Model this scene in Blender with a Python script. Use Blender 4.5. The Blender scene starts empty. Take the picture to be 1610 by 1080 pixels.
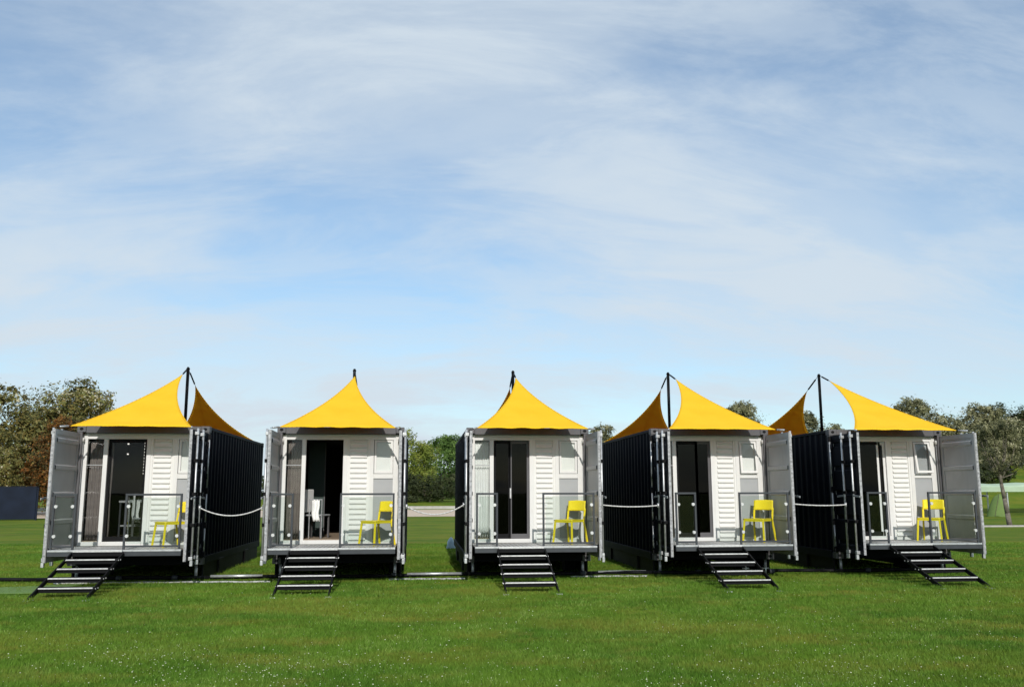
import bpy, math, random
import numpy as np
from mathutils import Vector, Matrix, Euler
R = math.radians
random.seed(11)
RNG = np.random.default_rng(7)
SC = bpy.context.scene
COL = SC.collection

# ------------------------------------------------------------------ camera
cam_d = bpy.data.cameras.new('camera'); cam_d.lens = 31.68; cam_d.sensor_width = 36
cam_d.clip_end = 6000; cam_d.clip_start = .1
cam = bpy.data.objects.new('camera', cam_d); COL.objects.link(cam)
cam.matrix_world = (Matrix.Translation((0, 0, 1.63)) @ Matrix.Rotation(R(-5.689), 4, 'Z')
                    @ Matrix.Rotation(R(90 + 9.394), 4, 'X') @ Matrix.Rotation(R(-.132), 4, 'Z'))
SC.camera = cam

# ------------------------------------------------------------------ light
SUN_EL, SUN_AZ = 28.5, 1.5          # azimuth: degrees off straight behind the camera's row axis
sun_d = bpy.data.lights.new('sun', 'SUN'); sun_d.energy = 3.4; sun_d.angle = R(.5); sun_d.color = (1, .955, .89)
sun = bpy.data.objects.new('sun', sun_d); COL.objects.link(sun)
to_sun = Vector((math.sin(R(SUN_AZ)) * math.cos(R(SUN_EL)), -math.cos(R(SUN_AZ)) * math.cos(R(SUN_EL)), math.sin(R(SUN_EL))))
sun.rotation_euler = to_sun.to_track_quat('Z', 'Y').to_euler()
sun.location = (0, -20, 20)

world = bpy.data.worlds.new('World'); SC.world = world; world.use_nodes = True
nt = world.node_tree; nt.nodes.clear()
def N(nt, t, **k):
    n = nt.nodes.new(t)
    for a, b in k.items(): setattr(n, a, b)
    return n
def L(nt, a, b): nt.links.new(a, b)
def math_node(nt, op, a, b=None, c=None, clamp=False):
    n = N(nt, 'ShaderNodeMath', operation=op); n.use_clamp = clamp
    for i, v in enumerate((a, b, c)):
        if v is None: continue
        if isinstance(v, (int, float)): n.inputs[i].default_value = v
        else: L(nt, v, n.inputs[i])
    return n.outputs[0]
out = N(nt, 'ShaderNodeOutputWorld'); bg = N(nt, 'ShaderNodeBackground')
sky = N(nt, 'ShaderNodeTexSky', sky_type='NISHITA'); sky.sun_disc = False
sky.sun_elevation = R(SUN_EL); sky.sun_rotation = math.pi - R(SUN_AZ); sky.air_density = 1.0; sky.dust_density = .6; sky.ozone_density = 1.6
tc = N(nt, 'ShaderNodeTexCoord'); sep = N(nt, 'ShaderNodeSeparateXYZ'); L(nt, tc.outputs['Generated'], sep.inputs[0])
zz = math_node(nt, 'ADD', math_node(nt, 'MAXIMUM', sep.outputs[2], 0), .42)
px = math_node(nt, 'DIVIDE', sep.outputs[0], zz); py = math_node(nt, 'DIVIDE', sep.outputs[1], zz)
cmb = N(nt, 'ShaderNodeCombineXYZ'); L(nt, px, cmb.inputs[0]); L(nt, py, cmb.inputs[1])
def cloud_noise(scale, rot, sx, sy, detail, rough, dist, lo, hi, loc=(0, 0, 0)):
    m = N(nt, 'ShaderNodeMapping'); m.inputs['Rotation'].default_value = (0, 0, R(rot)); m.inputs['Scale'].default_value = (sx, sy, 1)
    m.inputs['Location'].default_value = loc
    L(nt, cmb.outputs[0], m.inputs[0])
    t = N(nt, 'ShaderNodeTexNoise'); t.inputs['Scale'].default_value = scale; t.inputs['Detail'].default_value = detail
    t.inputs['Roughness'].default_value = rough; t.inputs['Distortion'].default_value = dist
    L(nt, m.outputs[0], t.inputs['Vector'])
    r = N(nt, 'ShaderNodeMapRange'); r.inputs[1].default_value = lo; r.inputs[2].default_value = hi; r.interpolation_type = 'SMOOTHSTEP'
    L(nt, t.outputs['Fac'], r.inputs[0]); return r.outputs[0]
c1 = cloud_noise(1.25, 30, .75, 1.35, 8, .56, .3, .38, .59, (4.35, 1.15, 0))
c2 = cloud_noise(4.2, 34, .55, 1.6, 10, .64, .5, .38, .62, (0.4, 5.2, 0))
cov = math_node(nt, 'ADD', math_node(nt, 'MULTIPLY', c1, .42), math_node(nt, 'MULTIPLY', c2, .26))
hz_ = N(nt, 'ShaderNodeMapRange'); hz_.inputs[1].default_value = 0; hz_.inputs[2].default_value = .26; hz_.inputs[3].default_value = .38; hz_.inputs[4].default_value = .24
L(nt, sep.outputs[2], hz_.inputs[0])
cov = math_node(nt, 'ADD', cov, hz_.outputs[0], clamp=True)
skc = N(nt, 'ShaderNodeMix', data_type='RGBA'); skc.blend_type = 'MULTIPLY'; skc.inputs[0].default_value = 1
L(nt, sky.outputs[0], skc.inputs[6]); skc.inputs[7].default_value = (1.10, 1.36, 1.46, 1)
mx = N(nt, 'ShaderNodeMix', data_type='RGBA'); L(nt, cov, mx.inputs[0]); L(nt, skc.outputs[2], mx.inputs[6])
mx.inputs[7].default_value = (6.6, 7.5, 8.3, 1)
L(nt, mx.outputs[2], bg.inputs[0]); bg.inputs[1].default_value = .1
L(nt, bg.outputs[0], out.inputs[0])

SC.view_settings.view_transform = 'Standard'; SC.view_settings.look = 'None'
SC.view_settings.exposure = 0; SC.view_settings.gamma = 1; SC.view_settings.use_curve_mapping = False
SC.cycles.max_bounces = 7; SC.cycles.transparent_max_bounces = 16; SC.cycles.caustics_reflective = False; SC.cycles.caustics_refractive = False
SC.cycles.sample_clamp_indirect = 6

# ------------------------------------------------------------------ materials
def base_mat(name):
    m = bpy.data.materials.new(name); m.use_nodes = True
    b = m.node_tree.nodes['Principled BSDF']; return m, m.node_tree, b
def mat(name, col, rough=.6, metal=0, var=.12, scale=6, bump=0, bscale=40, spec=.5, dirt=None, dscale=1.2, coord='Object'):
    m, t, b = base_mat(name)
    b.inputs['Roughness'].default_value = rough; b.inputs['Metallic'].default_value = metal
    b.inputs['Specular IOR Level'].default_value = spec
    c = N(t, 'ShaderNodeTexCoord'); n = N(t, 'ShaderNodeTexNoise'); n.inputs['Scale'].default_value = scale; n.inputs['Detail'].default_value = 6
    L(t, c.outputs[coord], n.inputs['Vector'])
    r = N(t, 'ShaderNodeValToRGB'); r.color_ramp.elements[0].position = .3; r.color_ramp.elements[1].position = .7
    r.color_ramp.elements[0].color = tuple(x * (1 - var) for x in col) + (1,); r.color_ramp.elements[1].color = tuple(min(1, x * (1 + var)) for x in col) + (1,)
    L(t, n.outputs['Fac'], r.inputs[0]); last = r.outputs[0]
    if dirt:
        n2 = N(t, 'ShaderNodeTexNoise'); n2.inputs['Scale'].default_value = dscale; n2.inputs['Detail'].default_value = 8; n2.inputs['Roughness'].default_value = .7
        mp = N(t, 'ShaderNodeMapping'); mp.inputs['Scale'].default_value = (1, 1, .25); L(t, c.outputs[coord], mp.inputs[0]); L(t, mp.outputs[0], n2.inputs['Vector'])
        mr = N(t, 'ShaderNodeMapRange'); mr.inputs[1].default_value = .52; mr.inputs[2].default_value = .75; mr.inputs[4].default_value = .55; L(t, n2.outputs['Fac'], mr.inputs[0])
        mm = N(t, 'ShaderNodeMix', data_type='RGBA'); L(t, mr.outputs[0], mm.inputs[0]); L(t, last, mm.inputs[6]); mm.inputs[7].default_value = dirt + (1,); last = mm.outputs[2]
    L(t, last, b.inputs['Base Color'])
    mr2 = N(t, 'ShaderNodeMapRange'); mr2.inputs[3].default_value = max(0, rough - .08); mr2.inputs[4].default_value = min(1, rough + .1); L(t, n.outputs['Fac'], mr2.inputs[0]); L(t, mr2.outputs[0], b.inputs['Roughness'])
    if bump:
        n3 = N(t, 'ShaderNodeTexNoise'); n3.inputs['Scale'].default_value = bscale; n3.inputs['Detail'].default_value = 4; L(t, c.outputs[coord], n3.inputs['Vector'])
        bp = N(t, 'ShaderNodeBump'); bp.inputs['Strength'].default_value = bump; bp.inputs['Distance'].default_value = .01
        L(t, n3.outputs['Fac'], bp.inputs['Height']); L(t, bp.outputs[0], b.inputs['Normal'])
    return m
M = {}
M['navy'] = mat('navy_container_paint', (.0032, .0042, .008), .6, 0, .3, 3, .1, 12, spec=.12, dirt=(.008, .009, .011), dscale=1.5)
M['greypaint'] = mat('grey_container_paint', (.105, .102, .107), .5, 0, .1, 4, .1, 20, dirt=(.09, .085, .08), spec=.3)
M['doorin'] = mat('grey_door_inner_paint', (.36, .365, .365), .42, 0, .12, 2, .08, 20, dirt=(.20, .19, .175), dscale=2.2)
M['galv'] = mat('galvanised_steel', (.52, .53, .54), .38, .55, .18, 14, .1, 60)
M['gasket'] = mat('weathered_light_edge', (.34, .34, .35), .6, .1, .5, 22, .2, 30)
M['midsteel'] = mat('grey_painted_steel', (.045, .05, .056), .5, 0, .12, 8, spec=.3)
M['black'] = mat('black_painted_steel', (.005, .005, .006), .6, 0, .2, 8, spec=.15)
M['white'] = mat('white_coated_frame', (.72, .715, .70), .4, 0, .03, 3, dirt=(.52, .50, .45), dscale=3)
M['cladding'] = mat('white_cladding', (.74, .735, .715), .45, 0, .03, 3, dirt=(.55, .53, .48), dscale=2.4)
M['greypanel'] = mat('pale_grey_panel', (.36, .37, .38), .5, 0, .04, 3)
M['blind'] = mat('white_blind_cloth', (.82, .82, .80), .8, 0, .02, 8, .1, 80)
M['curtain_brown'] = mat('taupe_curtain_cloth', (.17, .145, .135), .9, 0, .15, 12, .2, 90)
M['curtain_white'] = mat('white_curtain_cloth', (.76, .77, .76), .9, 0, .04, 12, .2, 90)
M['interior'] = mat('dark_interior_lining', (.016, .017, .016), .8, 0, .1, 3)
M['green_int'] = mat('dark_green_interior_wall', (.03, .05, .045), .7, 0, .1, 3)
M['deckplate'] = mat('aluminium_tread_plate', (.45, .45, .45), .4, .6, .15, 10, .5, 70)
M['nosing'] = mat('aluminium_nosing', (.60, .60, .59), .4, .3, .15, 20)
M['rope'] = mat('white_rope', (.62, .61, .6), .8, 0, .2, 40, .3, 200)
M['hose'] = mat('pale_hose', (.45, .45, .44), .6, 0, .2, 20)
M['concrete'] = mat('pale_concrete', (.42, .40, .37), .9, 0, .15, 3, .4, 30)
M['bark'] = mat('bark', (.11, .09, .065), .95, 0, .35, 9, .8, 20)
M['paleb'] = mat('pale_bark', (.15, .13, .10), .95, 0, .35, 9, .8, 20)
M['hoard'] = mat('navy_hoarding', (.009, .014, .028), .6, 0, .25, 1.2, spec=.15)
M['bluebag'] = mat('pale_blue_plastic', (.3, .42, .52), .4, 0, .2, 8, .6, 14)
M['mat'] = mat('pale_green_matting', (.13, .22, .055), .95, 0, .15, 12, .6, 120)
M['shade_dark'] = mat('painted_shade_dark', (.045, .05, .022), 1, 0, .4, 3, .8, 20)  # shadow tone for the strip behind the kerb
M['redtile'] = mat('red_roof_tile', (.30, .11, .07), .85, 0, .25, 3, .4, 10)
M['render'] = mat('cream_render', (.5, .46, .4), .9, 0, .08, 2)
M['limecloth'] = mat('lime_green_cloth', (.13, .20, .05), .8, 0, .1, 3)
M['palecloth'] = mat('pale_green_canvas', (.36, .46, .33), .8, 0, .1, 1)
M['bulb'] = None

# yellow plastic chair
m, t, b = base_mat('yellow_chair_plastic'); b.inputs['Base Color'].default_value = (1.0, .78, .022, 1); b.inputs['Roughness'].default_value = .38
n = N(t, 'ShaderNodeTexNoise'); n.inputs['Scale'].default_value = 200; bp = N(t, 'ShaderNodeBump'); bp.inputs['Strength'].default_value = .08; L(t, n.outputs[0], bp.inputs['Height']); L(t, bp.outputs[0], b.inputs['Normal'])
M['chair'] = m
# sail cloth: woven, a little light passes
def sail_mat():
    m, t, b = base_mat('yellow_sail_cloth'); o = t.nodes['Material Output']
    c = N(t, 'ShaderNodeTexCoord'); n = N(t, 'ShaderNodeTexNoise'); n.inputs['Scale'].default_value = 1.6; n.inputs['Detail'].default_value = 4; L(t, c.outputs['Object'], n.inputs['Vector'])
    r = N(t, 'ShaderNodeValToRGB'); r.color_ramp.elements[0].position = .3; r.color_ramp.elements[1].position = .7
    r.color_ramp.elements[0].color = (1, .63, .020, 1); r.color_ramp.elements[1].color = (1, .70, .030, 1)
    L(t, n.outputs[0], r.inputs[0]); L(t, r.outputs[0], b.inputs['Base Color']); b.inputs['Roughness'].default_value = .75; b.inputs['Specular IOR Level'].default_value = .2
    w = N(t, 'ShaderNodeTexWave'); w.inputs['Scale'].default_value = 120; L(t, c.outputs['UV'], w.inputs['Vector'])
    bp = N(t, 'ShaderNodeBump'); bp.inputs['Strength'].default_value = .12; bp.inputs['Distance'].default_value = .002; L(t, w.outputs['Fac'], bp.inputs['Height'])
    n2 = N(t, 'ShaderNodeTexNoise'); n2.inputs['Scale'].default_value = 5; L(t, c.outputs['Object'], n2.inputs['Vector'])
    bp2 = N(t, 'ShaderNodeBump'); bp2.inputs['Strength'].default_value = .25; bp2.inputs['Distance'].default_value = .03; L(t, n2.outputs['Fac'], bp2.inputs['Height']); L(t, bp.outputs[0], bp2.inputs['Normal']); L(t, bp2.outputs[0], b.inputs['Normal'])
    tr = N(t, 'ShaderNodeBsdfTranslucent'); tr.inputs[0].default_value = (.95, .10, .001, 1)
    ms = N(t, 'ShaderNodeMixShader'); ms.inputs[0].default_value = .28; L(t, b.outputs[0], ms.inputs[1]); L(t, tr.outputs[0], ms.inputs[2]); L(t, ms.outputs[0], o.inputs[0])
    return m
M['sail'] = sail_mat()
def glass_mat(name, tint, rough=.02, refl=1.5, k=.6):
    m = bpy.data.materials.new(name); m.use_nodes = True; t = m.node_tree; t.nodes.clear()
    o = N(t, 'ShaderNodeOutputMaterial'); tr = N(t, 'ShaderNodeBsdfTransparent'); tr.inputs[0].default_value = tint + (1,)
    g = N(t, 'ShaderNodeBsdfGlossy'); g.inputs['Roughness'].default_value = rough
    f = N(t, 'ShaderNodeFresnel'); f.inputs['IOR'].default_value = refl
    c = N(t, 'ShaderNodeTexCoord'); n = N(t, 'ShaderNodeTexNoise'); n.inputs['Scale'].default_value = 2.2; L(t, c.outputs['Object'], n.inputs['Vector'])
    bp = N(t, 'ShaderNodeBump'); bp.inputs['Strength'].default_value = .03; L(t, n.outputs[0], bp.inputs['Height']); L(t, bp.outputs[0], g.inputs['Normal'])
    ms = N(t, 'ShaderNodeMixShader'); L(t, math_node(t, 'MULTIPLY', f.outputs[0], k), ms.inputs[0]); L(t, tr.outputs[0], ms.inputs[1]); L(t, g.outputs[0], ms.inputs[2]); L(t, ms.outputs[0], o.inputs[0])
    return m
M['glass'] = glass_mat('clear_glass', (.97, .98, .975))
M['balglass'] = glass_mat('balustrade_glass', (.90, .935, .92), k=.8)
M['tint'] = glass_mat('tinted_glass', (.13, .14, .14), .02, 1.45, .35)
m, t, b = base_mat('wood_floor'); c = N(t, 'ShaderNodeTexCoord'); mp = N(t, 'ShaderNodeMapping'); mp.inputs['Scale'].default_value = (12, .8, 1); L(t, c.outputs['Object'], mp.inputs[0])
n = N(t, 'ShaderNodeTexNoise'); n.inputs['Scale'].default_value = 3; n.inputs['Detail'].default_value = 6; L(t, mp.outputs[0], n.inputs['Vector'])
r = N(t, 'ShaderNodeValToRGB'); r.color_ramp.elements[0].color = (.20, .14, .09, 1); r.color_ramp.elements[1].color = (.44, .35, .26, 1); L(t, n.outputs[0], r.inputs[0]); L(t, r.outputs[0], b.inputs['Base Color']); b.inputs['Roughness'].default_value = .5
M['woodfloor'] = m
m, t, b = base_mat('warm_bulb'); b.inputs['Base Color'].default_value = (.9, .9, .85, 1); b.inputs['Emission Color'].default_value = (1, .95, .85, 1); b.inputs['Emission Strength'].default_value = 1.6
M['bulb'] = m

# lawn colour shared by ground sheet and blades: broad patches of fresh, yellowish and brownish turf
def lawn_color(t, per_face=False):
    g = N(t, 'ShaderNodeNewGeometry')
    def nz(s, d=4, sx=1, sy=1, ro=.55):
        mp = N(t, 'ShaderNodeMapping'); mp.inputs['Scale'].default_value = (sx, sy, 0); L(t, g.outputs['Position'], mp.inputs[0])
        n = N(t, 'ShaderNodeTexNoise'); n.inputs['Scale'].default_value = s; n.inputs['Detail'].default_value = d; n.inputs['Roughness'].default_value = ro; L(t, mp.outputs[0], n.inputs['Vector']); return n.outputs['Fac']
    def ramp(f, lo, hi):
        mr = N(t, 'ShaderNodeMapRange'); mr.inputs[1].default_value = lo; mr.inputs[2].default_value = hi; L(t, f, mr.inputs[0]); return mr.outputs[0]
    def mixc(f, a, b2):
        mm = N(t, 'ShaderNodeMix', data_type='RGBA'); L(t, f, mm.inputs[0])
        for i, v in ((6, a), (7, b2)):
            if isinstance(v, tuple): mm.inputs[i].default_value = v + (1,)
            else: L(t, v, mm.inputs[i])
        return mm.outputs[2]
    a = mixc(ramp(nz(.35, 5), .38, .62), (.045, .125, .008), (.098, .185, .012))
    a = mixc(ramp(nz(.8, 6, 1, 1.6), .53, .72), a, (.23, .21, .034))
    a = mixc(math_node(t, 'MULTIPLY', ramp(nz(7, 6, 1, 1, .7), .45, .75), .55), a, (.095, .155, .028))
    a = mixc(math_node(t, 'MULTIPLY', ramp(nz(15, 5, 1, 1, .75), .5, .68), .6), a, (.022, .062, .004))
    a = mixc(math_node(t, 'MULTIPLY', ramp(nz(19, 5, 1.3, 1, .75), .56, .72), .7), a, (.17, .24, .05))
    a = mixc(math_node(t, 'MULTIPLY', ramp(nz(2.1, 5, 1, 1.4), .54, .74), .65), a, (.20, .165, .045))
    a = mixc(math_node(t, 'MULTIPLY', ramp(nz(.28, 4, 1, 1.8), .48, .64), .6), a, (.20, .19, .03))
    return a, nz, ramp, mixc
m, t, b = base_mat('lawn_turf'); a, nz, ramp, mixc = lawn_color(t)
a = mixc(math_node(t, 'MULTIPLY', ramp(nz(38, 5, 1, 1, .75), .35, .7), .3), a, (.03, .07, .006))
a = mixc(math_node(t, 'MULTIPLY', ramp(nz(.11, 6, 1, 2.5, .6), .35, .65), .5), a, (.19, .21, .02))
L(t, a, b.inputs['Base Color']); b.inputs['Roughness'].default_value = .95; b.inputs['Specular IOR Level'].default_value = .1
bp = N(t, 'ShaderNodeBump'); bp.inputs['Strength'].default_value = .7; bp.inputs['Distance'].default_value = .05; L(t, nz(26, 6, 1, 1, .7), bp.inputs['Height']); L(t, bp.outputs[0], b.inputs['Normal'])
M['lawn'] = m
m, t, b = base_mat('grass_blade'); a, nz, ramp, mixc = lawn_color(t)
at = N(t, 'ShaderNodeAttribute'); at.attribute_name = 'v'
a = mixc(ramp(at.outputs['Fac'], .0, 1.2), a, (.145, .265, .035))
a = mixc(math_node(t, 'MULTIPLY', ramp(at.outputs['Fac'], .88, 1.0), .6), a, (.34, .40, .13))
mm = N(t, 'ShaderNodeMix', data_type='RGBA'); mm.blend_type = 'MULTIPLY'; mm.inputs[0].default_value = 1; L(t, a, mm.inputs[6]); mm.inputs[7].default_value = (1.1, 1.1, 1.1, 1)
L(t, mm.outputs[2], b.inputs['Base Color']); b.inputs['Roughness'].default_value = .7; b.inputs['Specular IOR Level'].default_value = .15
tr = N(t, 'ShaderNodeBsdfTranslucent'); L(t, mm.outputs[2], tr.inputs[0]); ms = N(t, 'ShaderNodeMixShader'); ms.inputs[0].default_value = .16
L(t, b.outputs[0], ms.inputs[1]); L(t, tr.outputs[0], ms.inputs[2]); L(t, ms.outputs[0], t.nodes['Material Output'].inputs[0])
M['blade'] = m
M['flower'] = mat('white_clover', (.62, .64, .46), .9, 0, .1, 3)
m, t, b = base_mat('gravel_path'); c = N(t, 'ShaderNodeTexCoord'); n = N(t, 'ShaderNodeTexNoise'); n.inputs['Scale'].default_value = 2; n.inputs['Detail'].default_value = 8; L(t, c.outputs['Object'], n.inputs['Vector'])
r = N(t, 'ShaderNodeValToRGB'); r.color_ramp.elements[0].color = (.50, .38, .28, 1); r.color_ramp.elements[1].color = (.66, .54, .42, 1); L(t, n.outputs[0], r.inputs[0]); L(t, r.outputs[0], b.inputs['Base Color']); b.inputs['Roughness'].default_value = .95
M['path'] = m
def leaf_mat(name, cols, trans=.38):
    m, t, b = base_mat(name); at = N(t, 'ShaderNodeAttribute'); at.attribute_name = 'v'
    r = N(t, 'ShaderNodeValToRGB'); cr = r.color_ramp
    while len(cr.elements) < len(cols): cr.elements.new(.5)
    for e, (p, c) in zip(cr.elements, cols): e.position = p; e.color = c + (1,)
    L(t, at.outputs['Fac'], r.inputs[0]); L(t, r.outputs[0], b.inputs['Base Color']); b.inputs['Roughness'].default_value = .6; b.inputs['Specular IOR Level'].default_value = .25
    tr = N(t, 'ShaderNodeBsdfTranslucent'); L(t, r.outputs[0], tr.inputs[0]); ms = N(t, 'ShaderNodeMixShader'); ms.inputs[0].default_value = trans
    L(t, b.outputs[0], ms.inputs[1]); L(t, tr.outputs[0], ms.inputs[2]); L(t, ms.outputs[0], t.nodes['Material Output'].inputs[0]); return m
M['leaf_russet'] = leaf_mat('russet_foliage', [(0, (.04, .045, .015)), (.3, (.12, .07, .02)), (.6, (.26, .10, .02)), (.85, (.20, .15, .035)), (1, (.36, .30, .14))])
M['leaf_mixed'] = leaf_mat('olive_foliage', [(0, (.05, .06, .02)), (.3, (.13, .13, .04)), (.55, (.25, .19, .055)), (.78, (.23, .25, .075)), (.93, (.32, .33, .15)), (1, (.66, .6, .42))])
M['leaf_green'] = leaf_mat('green_foliage', [(0, (.04, .08, .016)), (.5, (.10, .18, .035)), (1, (.20, .30, .07))])
M['leaf_yellow'] = leaf_mat('yellow_green_foliage', [(0, (.07, .11, .02)), (.4, (.17, .22, .035)), (.8, (.30, .33, .055)), (1, (.42, .42, .12))])
M['leaf_dark'] = leaf_mat('dark_foliage', [(0, (.016, .026, .012)), (.6, (.05, .065, .022)), (1, (.10, .12, .05))])
M['leaf_grey'] = leaf_mat('grey_green_foliage', [(0, (.06, .07, .035)), (.4, (.17, .17, .08)), (.8, (.33, .32, .17)), (1, (.55, .52, .36))])

# ------------------------------------------------------------------ mesh helpers
class MB:
    def __init__(s): s.v = []; s.f = []
    def box(s, x0, x1, y0, y1, z0, z1):
        n = len(s.v); s.v += [(x, y, z) for z in (z0, z1) for y in (y0, y1) for x in (x0, x1)]
        s.f += [tuple(n + i for i in q) for q in ((0, 2, 3, 1), (4, 5, 7, 6), (0, 1, 5, 4), (2, 6, 7, 3), (0, 4, 6, 2), (1, 3, 7, 5))]; return s
    def tube(s, p0, p1, r, n=10, r1=None, cap=True):
        p0, p1 = Vector(p0), Vector(p1); d = (p1 - p0).normalized(); a = d.orthogonal().normalized(); b = d.cross(a); k = len(s.v); r1 = r if r1 is None else r1
        for p, rr in ((p0, r), (p1, r1)):
            for i in range(n):
                q = p + (a * math.cos(2 * math.pi * i / n) + b * math.sin(2 * math.pi * i / n)) * rr; s.v.append(tuple(q))
        for i in range(n): j = (i + 1) % n; s.f.append((k + i, k + j, k + n + j, k + n + i))
        if cap: s.f.append(tuple(k + i for i in reversed(range(n)))); s.f.append(tuple(k + n + i for i in range(n)))
        return s
    def path(s, pts, r, n=8):
        for a, b in zip(pts[:-1], pts[1:]): s.tube(a, b, r, n)
        return s
    def beam(s, p0, p1, w, h):
        # rectangular bar from p0 to p1: w across x, h across the other
        p0, p1 = Vector(p0), Vector(p1); d = (p1 - p0).normalized(); a = Vector((1, 0, 0)); 
        if abs(d.x) > .9: a = Vector((0, 1, 0))
        a = (a - d * a.dot(d)).normalized(); b = d.cross(a); k = len(s.v)
        for p in (p0, p1):
            for sx, sy in ((-1, -1), (1, -1), (1, 1), (-1, 1)): s.v.append(tuple(p + a * sx * w / 2 + b * sy * h / 2))
        s.f += [tuple(k + i for i in q) for q in ((0, 3, 2, 1), (4, 5, 6, 7), (0, 1, 5, 4), (1, 2, 6, 5), (2, 3, 7, 6), (3, 0, 4, 7))]; return s
    def grid(s, P):
        k = len(s.v); h = len(P); w = len(P[0])
        for row in P: s.v += [tuple(p) for p in row]
        for i in range(h - 1):
            for j in range(w - 1): s.f.append((k + i * w + j, k + i * w + j + 1, k + (i + 1) * w + j + 1, k + (i + 1) * w + j))
        return s
    def build(s, name, m, parent=None, smooth=False, bevel=0, solid=0, at=None):
        me = bpy.data.meshes.new(name); me.from_pydata(s.v, [], s.f); me.materials.append(m)
        if smooth: me.polygons.foreach_set('use_smooth', [True] * len(me.polygons))
        me.update(); o = bpy.data.objects.new(name, me); COL.objects.link(o)
        if parent: o.parent = parent
        if at: o.location = at
        if bevel: md = o.modifiers.new('Bevel', 'BEVEL'); md.width = bevel; md.segments = 2; md.limit_method = 'ANGLE'
        if solid: md = o.modifiers.new('Solidify', 'SOLIDIFY'); md.thickness = solid; md.offset = 0
        return o
def tag(o, label=None, cat=None, group=None, kind=None):
    if label: o['label'] = label
    if cat: o['category'] = cat
    if group: o['group'] = group
    if kind: o['kind'] = kind
    return o
def empty(name, loc, label=None, cat=None, group=None, rz=0):
    o = bpy.data.objects.new(name, None); COL.objects.link(o); o.location = loc; o.rotation_euler = (0, 0, rz); o.empty_display_size = .2
    return tag(o, label, cat, group)
def copy_tree(o, parent=None):
    c = o.copy(); COL.objects.link(c); c.parent = parent
    for ch in list(o.children): copy_tree(ch, c)
    return c

def share(o, parent, loc=None, rot=None, scale=None):
    c = o.copy(); COL.objects.link(c); c.parent = parent
    if loc: c.location = loc
    if rot: c.rotation_euler = rot
    if scale: c.scale = scale
    return c

# ------------------------------------------------------------------ terrain
def smooth(a): a = np.clip(a, 0, 1); return a * a * (3 - 2 * a)
def ground_h(X, Y):
    X = np.asarray(X, float); Y = np.asarray(Y, float)
    bank = 4.3 * smooth((Y - 59) / 27) * smooth((X - 22) / 14)
    verge = .75 * smooth((Y - 91) / 12) * (1 - smooth((X - 22) / 14))
    und = .25 * np.sin(X * .045 + 1.3) * np.sin(Y * .06) * smooth((Y - 110) / 60)
    return bank + verge + und
def axis(lo, hi, near, step, big):
    a = [lo];
    xs = list(np.arange(near[0], near[1] + .1, step))
    return np.array(sorted(set([lo, lo * .6, lo * .35] + list(np.arange(near[0] - 60, near[0], 15)) + xs + list(np.arange(near[1] + 15, near[1] + 90, 15)) + [hi * .35, hi * .6, hi])))
gx = axis(-2500, 2500, (-60, 100), 2.5, 0); gy = axis(-1500, 3000, (-10, 150), 2.5, 0)
GX, GY = np.meshgrid(gx, gy); GZ = ground_h(GX, GY)
mb = MB(); mb.grid([[(GX[i, j], GY[i, j], GZ[i, j]) for j in range(GX.shape[1])] for i in range(GX.shape[0])])
tag(mb.build('lawn_ground', M['lawn'], smooth=True), 'mown green lawn under and in front of the cabins', kind='structure')
def strip(name, x0, x1, y0, y1, m, lift, n=24, slope=0):
    P = []
    for j in range(9):
        row = []
        for i in range(n + 1):
            x = x0 + (x1 - x0) * i / n; y = y0 + (y1 - y0) * j / 8 + slope * (x - x0) + .12 * math.sin(x * .9 + j * 3)
            row.append((x, y, float(ground_h(x, y)) + lift))
        P.append(row)
    mb = MB(); mb.grid(P); return mb.build(name, m, smooth=True)
tag(strip('gravel_path', -45, 26, 64, 90, M['path'], .02, 40), kind='structure')
tag(strip('shade_strip', 22, 60, 41.0, 42.8, M['shade_dark'], .006), kind='structure')  # dark strip paints in the shadow band behind the kerb
k = MB().box(20, 60, 40.5, 40.75, -.05, .07).build('path_kerb', M['concrete']); tag(k, 'pale concrete edging along the far lawn', kind='structure')
k = MB().box(-45, 24, 92.6, 92.95, -.1, .32).build('verge_kerb', M['concrete']); tag(k, kind='structure')

# ------------------------------------------------------------------ container cabins
Y0 = 17.855
XC = [-5.289, -1.57, 2.095, 5.808, 9.546]
ZB, ZT = .311, 2.902
DK = .665                    # deck height
FY = .12                     # facade plane behind the container front

def profile_sheet(a0, a1, pitch, depth, flat, slope):
    pts = [(a0, 0)]; a = a0 + flat / 2
    while a + 2 * slope + flat < a1:
        pts += [(a, 0), (a + slope, depth), (a + slope + flat, depth), (a + 2 * slope + flat, 0)]; a += pitch
    pts.append((a1, 0)); return pts

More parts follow.
